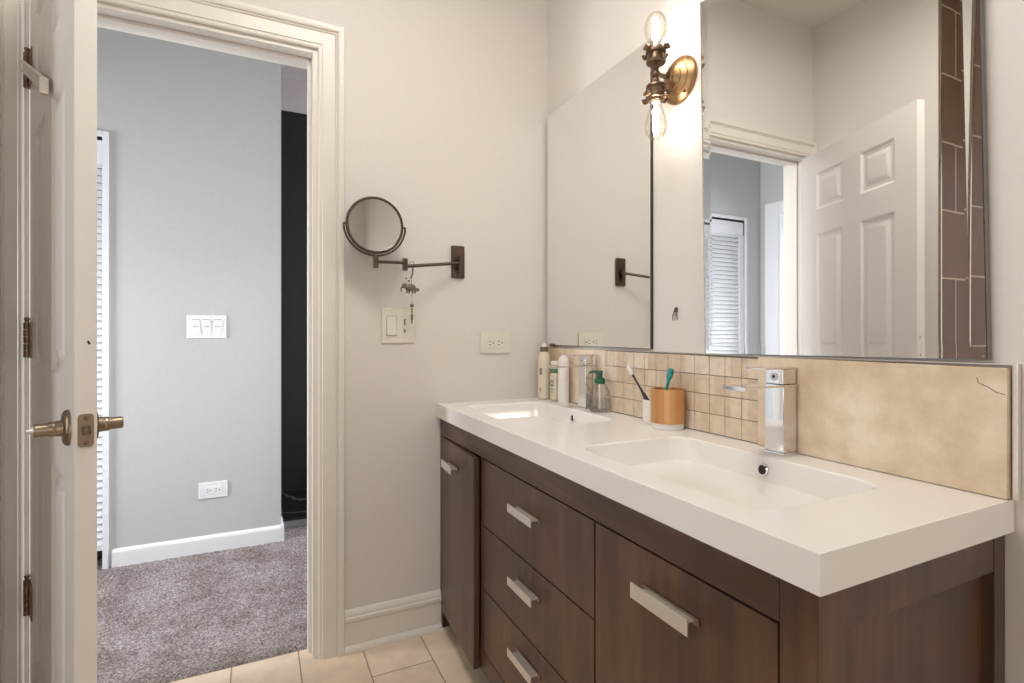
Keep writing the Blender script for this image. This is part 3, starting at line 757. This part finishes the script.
def socket(s, zs):
    """s=+1 up, -1 down; zs start"""
    ax = (0, 0, s)
    o = MB().lathe([(.006, 0), (.017, .001), (.0245, .004), (.0260, .008), (.0260, .011), (.0230, .013), (.0220, .022), (.0220, .029), (.0250, .030), (.0270, .032), (.0270, .039), (.0250, .041), (.020, .042), (.019, .047), (.0125, .048)], (cx, cy, zs), ax, 40).build('socket', M['brassdark'], sc)
    # gallery ring with thumb screws
    for a in (10, 100, 190, 280):
        mb = MB(); d = Vector((cos(R(a)), sin(R(a)), 0)); p = Vector((cx, cy, zs+s*.0355))
        mb.cyl(p+d*.025, p+d*.0335, .0034, 12)
        q = p+d*.0365
        mb.lathe([(.0045, -.004), (.0072, -.0035), (.0072, .0035), (.0045, .004)], q, d, 10)
        mb.lathe([(.0034, -.0105), (.0046, -.0085), (.0034, -.005)], q, d.cross(Vector((0, 0, 1))), 8)
        mb.lathe([(.0034, .0105), (.0046, .0085), (.0034, .005)], q, d.cross(Vector((0, 0, 1))), 8)
        mb.build('thumb_screw', M['brassdark'], o)
    zb = zs+s*.044
    if s > 0: prof = [(.0125, 0), (.0135, .008), (.020, .020), (.0275, .036), (.0305, .052), (.0300, .066), (.0255, .081), (.0165, .092), (.006, .0965), (0, .097)]
    else: prof = [(.0125, 0), (.0140, .010), (.0190, .026), (.0255, .048), (.0295, .066), (.0300, .078), (.0265, .090), (.0180, .1005), (.007, .106), (0, .107)]
    b = MB().lathe(prof, (cx, cy, zb), ax, 40, cap=False).build('bulb', M['bulbglass'], sc)
    MB().lathe([(.0115, -.004), (.0115, .006), (.006, .012), (.003, .022), (0, .0225)], (cx, cy, zb), ax, 20).build('bulb_stem', M['whiteplastic'], b)
    mb = MB(); pts = []
    for k_ in range(9):
        a = 2*pi*k_/8; r_ = .0072
        mb_z0, mb_z1 = .026, .074
        pts.append((cx+r_*cos(a), cy+r_*sin(a), zb+s*(mb_z0 if k_ % 2 else mb_z1)))
    mb.tube(pts, .0021, 8)
    mb.build('filament', M['filament'], b)
socket(1, cz+.024); socket(-1, cz-.026)

# ================================================================== MAGNIFYING MIRROR
mg = thing('magnifying_mirror', (-.3825, 0, 1.333), 'round bronze magnifying mirror on a folding wall arm right of the doorway', 'magnifying mirror')
MB().box((-.4085, -.010, 1.2725), (-.3570, -.0005, 1.3925), .006, 4).build('wall_bracket', M['bronze'], mg)
mb = MB()
mb.cyl((-.383, -.012, 1.315), (-.383, -.030, 1.315), .008).cyl((-.383, -.026, 1.296), (-.383, -.026, 1.350), .0075)
for z in (1.287, 1.380): mb.lathe([(.0055, 0), (.0045, .0025), (0, .003)], (-.383, -.0095, z), (0, -1, 0), 14)
mb.build('bracket_pivot', M['bronze'], mg)
ex, ey, ez = -.604, -.098, 1.300
MB().tube([(-.383, -.028, 1.326), (ex, ey, ez-.006)], .0058, 16).build('arm', M['bronze'], mg)
MB().lathe([(.0085, -.020), (.0095, -.018), (.0095, .018), (.0085, .020)], (ex, ey, ez), (0, 0, 1), 20).build('elbow', M['bronze'], mg)
px_, py_ = -.701, -.098
MB().tube([(ex, ey, ez+.006), (px_, py_, ez+.004)], .0052, 16).build('arm', M['bronze'], mg)
MB().lathe([(.0085, -.018), (.0095, -.016), (.0095, .014), (.007, .018), (.005, .026)], (px_, py_, ez+.002), (0, 0, 1), 20).build('swivel_joint', M['bronze'], mg)
mc = Vector((-.7025, -.098, 1.423)); nrm = Vector((.02, -1, .02)).normalized(); q = Vector((0, 0, 1)).rotation_difference(nrm)
def ringpts(r, off=0, a0=0, a1=360, n=72):
    return [mc+Vector((r*cos(R(a0+(a1-a0)*k/n)), 0, r*sin(R(a0+(a1-a0)*k/n))))+nrm*off for k in range(n if a1-a0 == 360 else n+1)]
MB().lathe([(.085, -.007), (.091, -.007), (.0940, 0), (.092, .007), (.0865, .0075), (.0845, .003)], mc, nrm, 72, cap=False).lathe([(.0855, -.0071), (0, -.0072)], mc, nrm, 72, cap=False).build('rim', M['bronze'], mg)
MB().lathe([(.0848, .0030), (.0, .0030)], mc, nrm, 72, cap=False).build('mirror_glass', M['mirror'], mg, smooth=False)
MB().tube(ringpts(.0995, 0, 184, 356), .0034, 12).cyl(mc+Vector((-.101, 0, -.004)), mc+Vector((-.094, 0, 0)), .0042, 12).cyl(mc+Vector((.094, 0, 0)), mc+Vector((.101, 0, -.004)), .0042, 12).build('yoke', M['bronze'], mg)

# charm hanging on the arm
kc = thing('hanging_charm', (-.578, -.093, 1.30), 'small metal elephant charm and beads hanging from the mirror arm', 'charm')
hx, hy_, hz_ = -.578, -.0905, 1.3025
pts = [(hx+.008*cos(R(a)), hy_+.002, hz_+.0095*sin(R(a))) for a in range(-60, 250, 20)]
MB().tube(pts, .0011, 8).build('hook_ring', M['charm'], kc)
MB().tube([(hx+.004, hy_+.002, hz_-.008), (hx+.002, hy_, hz_-.030), (hx-.004, hy_, hz_-.048)], .0030, 8).build('strap', M['charm'], kc)
ec = Vector((hx-.006, hy_, hz_-.078))
mb = MB().sphere(ec, .017, (1.15, .45, .8)).sphere(ec+Vector((-.020, 0, .006)), .0095, (.9, .5, 1)).sphere(ec+Vector((.021, 0, -.007)), .008, (1.4, .5, .8))
for ox in (-.012, -.003, .008, .016): mb.cyl(ec+Vector((ox, 0, -.004)), ec+Vector((ox, 0, -.020)), .0030, 10)
mb.tube([ec+Vector((-.026, 0, .004)), ec+Vector((-.031, 0, -.004)), ec+Vector((-.030, 0, -.016))], [.0034, .0026, .002], 8)
mb.sphere(ec+Vector((-.004, 0, .022)), .004).sphere(ec+Vector((-.014, 0, .030)), .003)
mb.build('charm_figure', M['charm'], kc)
MB().tube([(hx-.002, hy_, hz_-.050), (hx, hy_, hz_-.100), (hx, hy_, hz_-.190)], .0008, 6).build('chain', M['charm'], kc)
MB().sphere((hx, hy_, hz_-.139), .0068).sphere((hx, hy_, hz_-.152), .004).sphere((hx, hy_, hz_-.160), .0032).lathe([(0, 0), (.004, .006), (.0042, .018), (.0015, .036), (0, .038)], (hx, hy_, hz_-.164), (0, 0, -1), 12, cap=False).build('beads', M['charm'], kc)

# small hook on the wall between the mirrors
hk = MB(); y, z = -.724, 1.118
hk.box((-.004, y-.006, z+.010), (-.0003, y+.006, z+.024), .0015)
hk.tube([(-.004, y-.002, z+.020), (-.007, y-.007, z+.004), (-.006, y-.009, z-.012)], .0014, 8)
hk.tube([(-.004, y+.002, z+.020), (-.007, y+.007, z+.004), (-.006, y+.009, z-.012)], .0014, 8)
hk.tube([(-.004, y-.006, z+.003), (-.006, y, z+.002), (-.004, y+.006, z+.003)], .0012, 8)
o = hk.build('wall_hook', M['charm']); tag(o, 'tiny metal hook on the wall between the two mirrors', 'hook')

# ================================================================== THINGS ON THE COUNTER
Z0 = CT1+.0005
def bottle(name, x, y, prof, mat, label, cat='bottle', n=36):
    t = thing(name, (x, y, Z0), label, cat)
    MB().lathe(prof, (x, y, Z0), (0, 0, 1), n).build('body', mat, t); return t
t = bottle('spray_bottle', -.045, -.052, [(.021, 0), (.0245, .003), (.0250, .010), (.0250, .140), (.0235, .160), (.019, .174), (.0150, .182), (.0145, .185)], M['creamplastic'], 'tall cream bottle with an olive collar in the corner of the counter')
MB().lathe([(.0150, .183), (.0158, .185), (.0158, .200), (.0145, .202)], (-.045, -.052, Z0), (0, 0, 1), 32).build('collar', M['olive'], t)
MB().lathe([(.0125, .2015), (.0110, .205), (.0060, .209), (.0055, .215), (0, .2155)], (-.045, -.052, Z0), (0, 0, 1), 32).build('cap', M['whiteplastic'], t)
def label_patch(parent, x, y, r, z0, z1, a0, a1, mat, name='label_patch'):
    m_ = MB(); bm = m_.bm; n = 12
    A = [bm.verts.new((x+r*cos(R(a0+(a1-a0)*k/n)), y+r*sin(R(a0+(a1-a0)*k/n)), z0)) for k in range(n+1)]
    B = [bm.verts.new((v.co.x, v.co.y, z1)) for v in A]
    for k in range(n): bm.faces.new((A[k], A[k+1], B[k+1], B[k]))
    return m_.build(name, mat, parent)
label_patch(t, -.045, -.052, .0253, Z0+.095, Z0+.120, 195, 225, M['brownlabel'])
label_patch(t, -.045, -.052, .0253, Z0+.030, Z0+.045, 200, 212, M['brownlabel'])
# flat cream bottle with green shoulder
t = thing('lotion_bottle', (-.037, -.125, Z0), 'short cream bottle with a green band and round blue label', 'bottle')
MB().box((-.052, -.147, Z0), (-.022, -.103, Z0+.105), .009, 4).build('body', M['creamplastic'], t)
MB().box((-.048, -.143, Z0+.1045), (-.026, -.107, Z0+.127), .005, 3).build('green_band', M['greenlabel'], t)
MB().box((-.049, -.144, Z0+.1275), (-.025, -.106, Z0+.150), .005, 3).build('cap', M['whiteplastic'], t)
MB().lathe([(.0125, 0), (.0125, .0006), (.0075, .0008), (.0070, .0001)], (-.0520, -.125, Z0+.066), (-1, 0, 0), 28, cap=False).build('round_label', M['teallabel'], t)
mb = MB()
for z in (.045, .041, .033): mb.box((-.0526, -.138, Z0+z), (-.0518, -.114, Z0+z+.0016))
mb.build('label_text', M['greenlabel'], t)
# white domed stick
t = bottle('deodorant_bottle', -.040, -.188, [(.018, 0), (.0205, .002), (.0205, .132), (.0198, .134)], M['whiteplastic'], 'white upright bottle with a domed cap beside the far faucet')
MB().lathe([(.0200, .1345), (.0203, .140), (.0198, .152), (.0165, .164), (.010, .171), (0, .174)], (-.040, -.188, Z0), (0, 0, 1), 36).build('cap', M['whiteplastic'], t)
# soap dispenser
x, y = -.046, -.424
t = bottle('soap_dispenser', x, y, [(.029, 0), (.033, .003), (.0345, .012), (.0345, .045), (.032, .065), (.024, .082), (.016, .091), (.0145, .096)], M['clearplastic'], 'clear soap pump bottle with a green pump right of the far faucet', 'soap dispenser')
MB().lathe([(.0275, .004), (.0325, .008), (.0330, .030), (.0328, .042), (0, .0422)], (x, y, Z0), (0, 0, 1), 32).build('soap', M['soap'], t)
p_ = MB().lathe([(.0165, .091), (.0175, .093), (.0170, .107), (.0120, .110), (.0090, .112), (.0085, .124), (.0100, .125), (.0095, .133), (0, .134)], (x, y, Z0), (0, 0, 1), 28).tube([(x, y, Z0+.128), (x-.016, y+.020, Z0+.129), (x-.022, y+.028, Z0+.124)], .0038, 10).build('pump', M['greenplastic'], t)
MB().cyl((x, y, Z0+.008), (x, y, Z0+.091), .003).build('dip_tube', M['whiteplastic'], t)
MB().box((x-.014, y-.0, Z0+.045), (x-.0135, y+.001, Z0+.046)).build('inner_mark', M['whiteplastic'], t) if False else None
# bamboo tumbler
x, y = -.055, -.749
t = thing('bamboo_tumbler', (x, y, Z0), 'striped bamboo toothbrush tumbler on a clear base near the mosaic', 'tumbler')
def loc_lathe(name, prof, mat, parent, cap=False):
    o = MB().lathe([(r, h) for r, h in prof], (0, 0, 0), (0, 0, 1), 56, cap=cap).build(name, mat, parent, local=True); return o
loc_lathe('cup', [(.0, .016), (.0440, .016), (.0446, .018), (.0446, .104), (.0440, .1055), (.0405, .1055), (.0400, .104), (.0400, .022), (0, .022)], M['bamboo'], t)
loc_lathe('clear_base', [(0, 0), (.0405, 0), (.0418, .002), (.0418, .0155), (0, .0158)], M['whiteplastic'], t)
def brush(name, a, b, label, mh, mg_, grp=None, headmat=None, fat=1):
    a, b = Vector(a), Vector(b); d = (b-a); u = d.normalized()
    t = thing(name, tuple(a), label, 'toothbrush')
    n = 10; pts = [a+d*(k/n) for k in range(n+1)]
    r = [v*fat for v in (.0050, .0056, .0058, .0056, .0050, .0045, .0036, .0030, .0030, .0032, .0036)]
    MB().tube(pts, r, 12).build('handle', mh, t)
    MB().tube([a+d*.30, a+d*.42, a+d*.55], [.0060, .0062, .0056], 12).build('grip', mg_, t)
    hd = MB(); c = b
    side = u.cross(Vector((0, 0, 1))).normalized(); side = Vector((-.6, -.75, 0)).normalized()
    side = (side-u*side.dot(u)).normalized()
    hd.tube([b-u*.004, b+u*.004, b+u*.020, b+u*.026], [.004*fat, .0062*fat, .0062*fat, .004*fat], 12)
    ho = hd.build('head', headmat or mh, t)
    bb = MB()
    for k in range(6):
        p0 = b+u*(.001+k*.0042); bb.cyl(p0, p0+side*.014, .0024, 8)
    bb.build('bristles', M['whiteplastic'] if headmat is None else headmat, ho)
    return t
brush('toothbrush', (-.064, -.728, Z0+.024), (-.052, -.751, Z0+.134), 'turquoise toothbrush standing in the bamboo tumbler', M['turq'], M['greenplastic'], headmat=M['turq'], fat=1.35)
# white tumbler behind
x, y = -.0415, -.672
t = thing('white_tumbler', (x, y, Z0), 'small white tumbler half hidden behind the bamboo one', 'tumbler')
MB().lathe([(0, 0), (.0255, 0), (.0265, .002), (.0280, .066), (.0273, .0675), (.0262, .067), (.0245, .006), (0, .005)], (x, y, Z0), (0, 0, 1), 40, cap=False).build('cup', M['whiteplastic'], t)
brush('toothbrush', (-.034, -.686, Z0+.013), (-.060, -.605, Z0+.136), 'white toothbrush with a dark grip leaning out of the white tumbler', M['charcoal'], M['charcoal'], headmat=M['whiteplastic'])
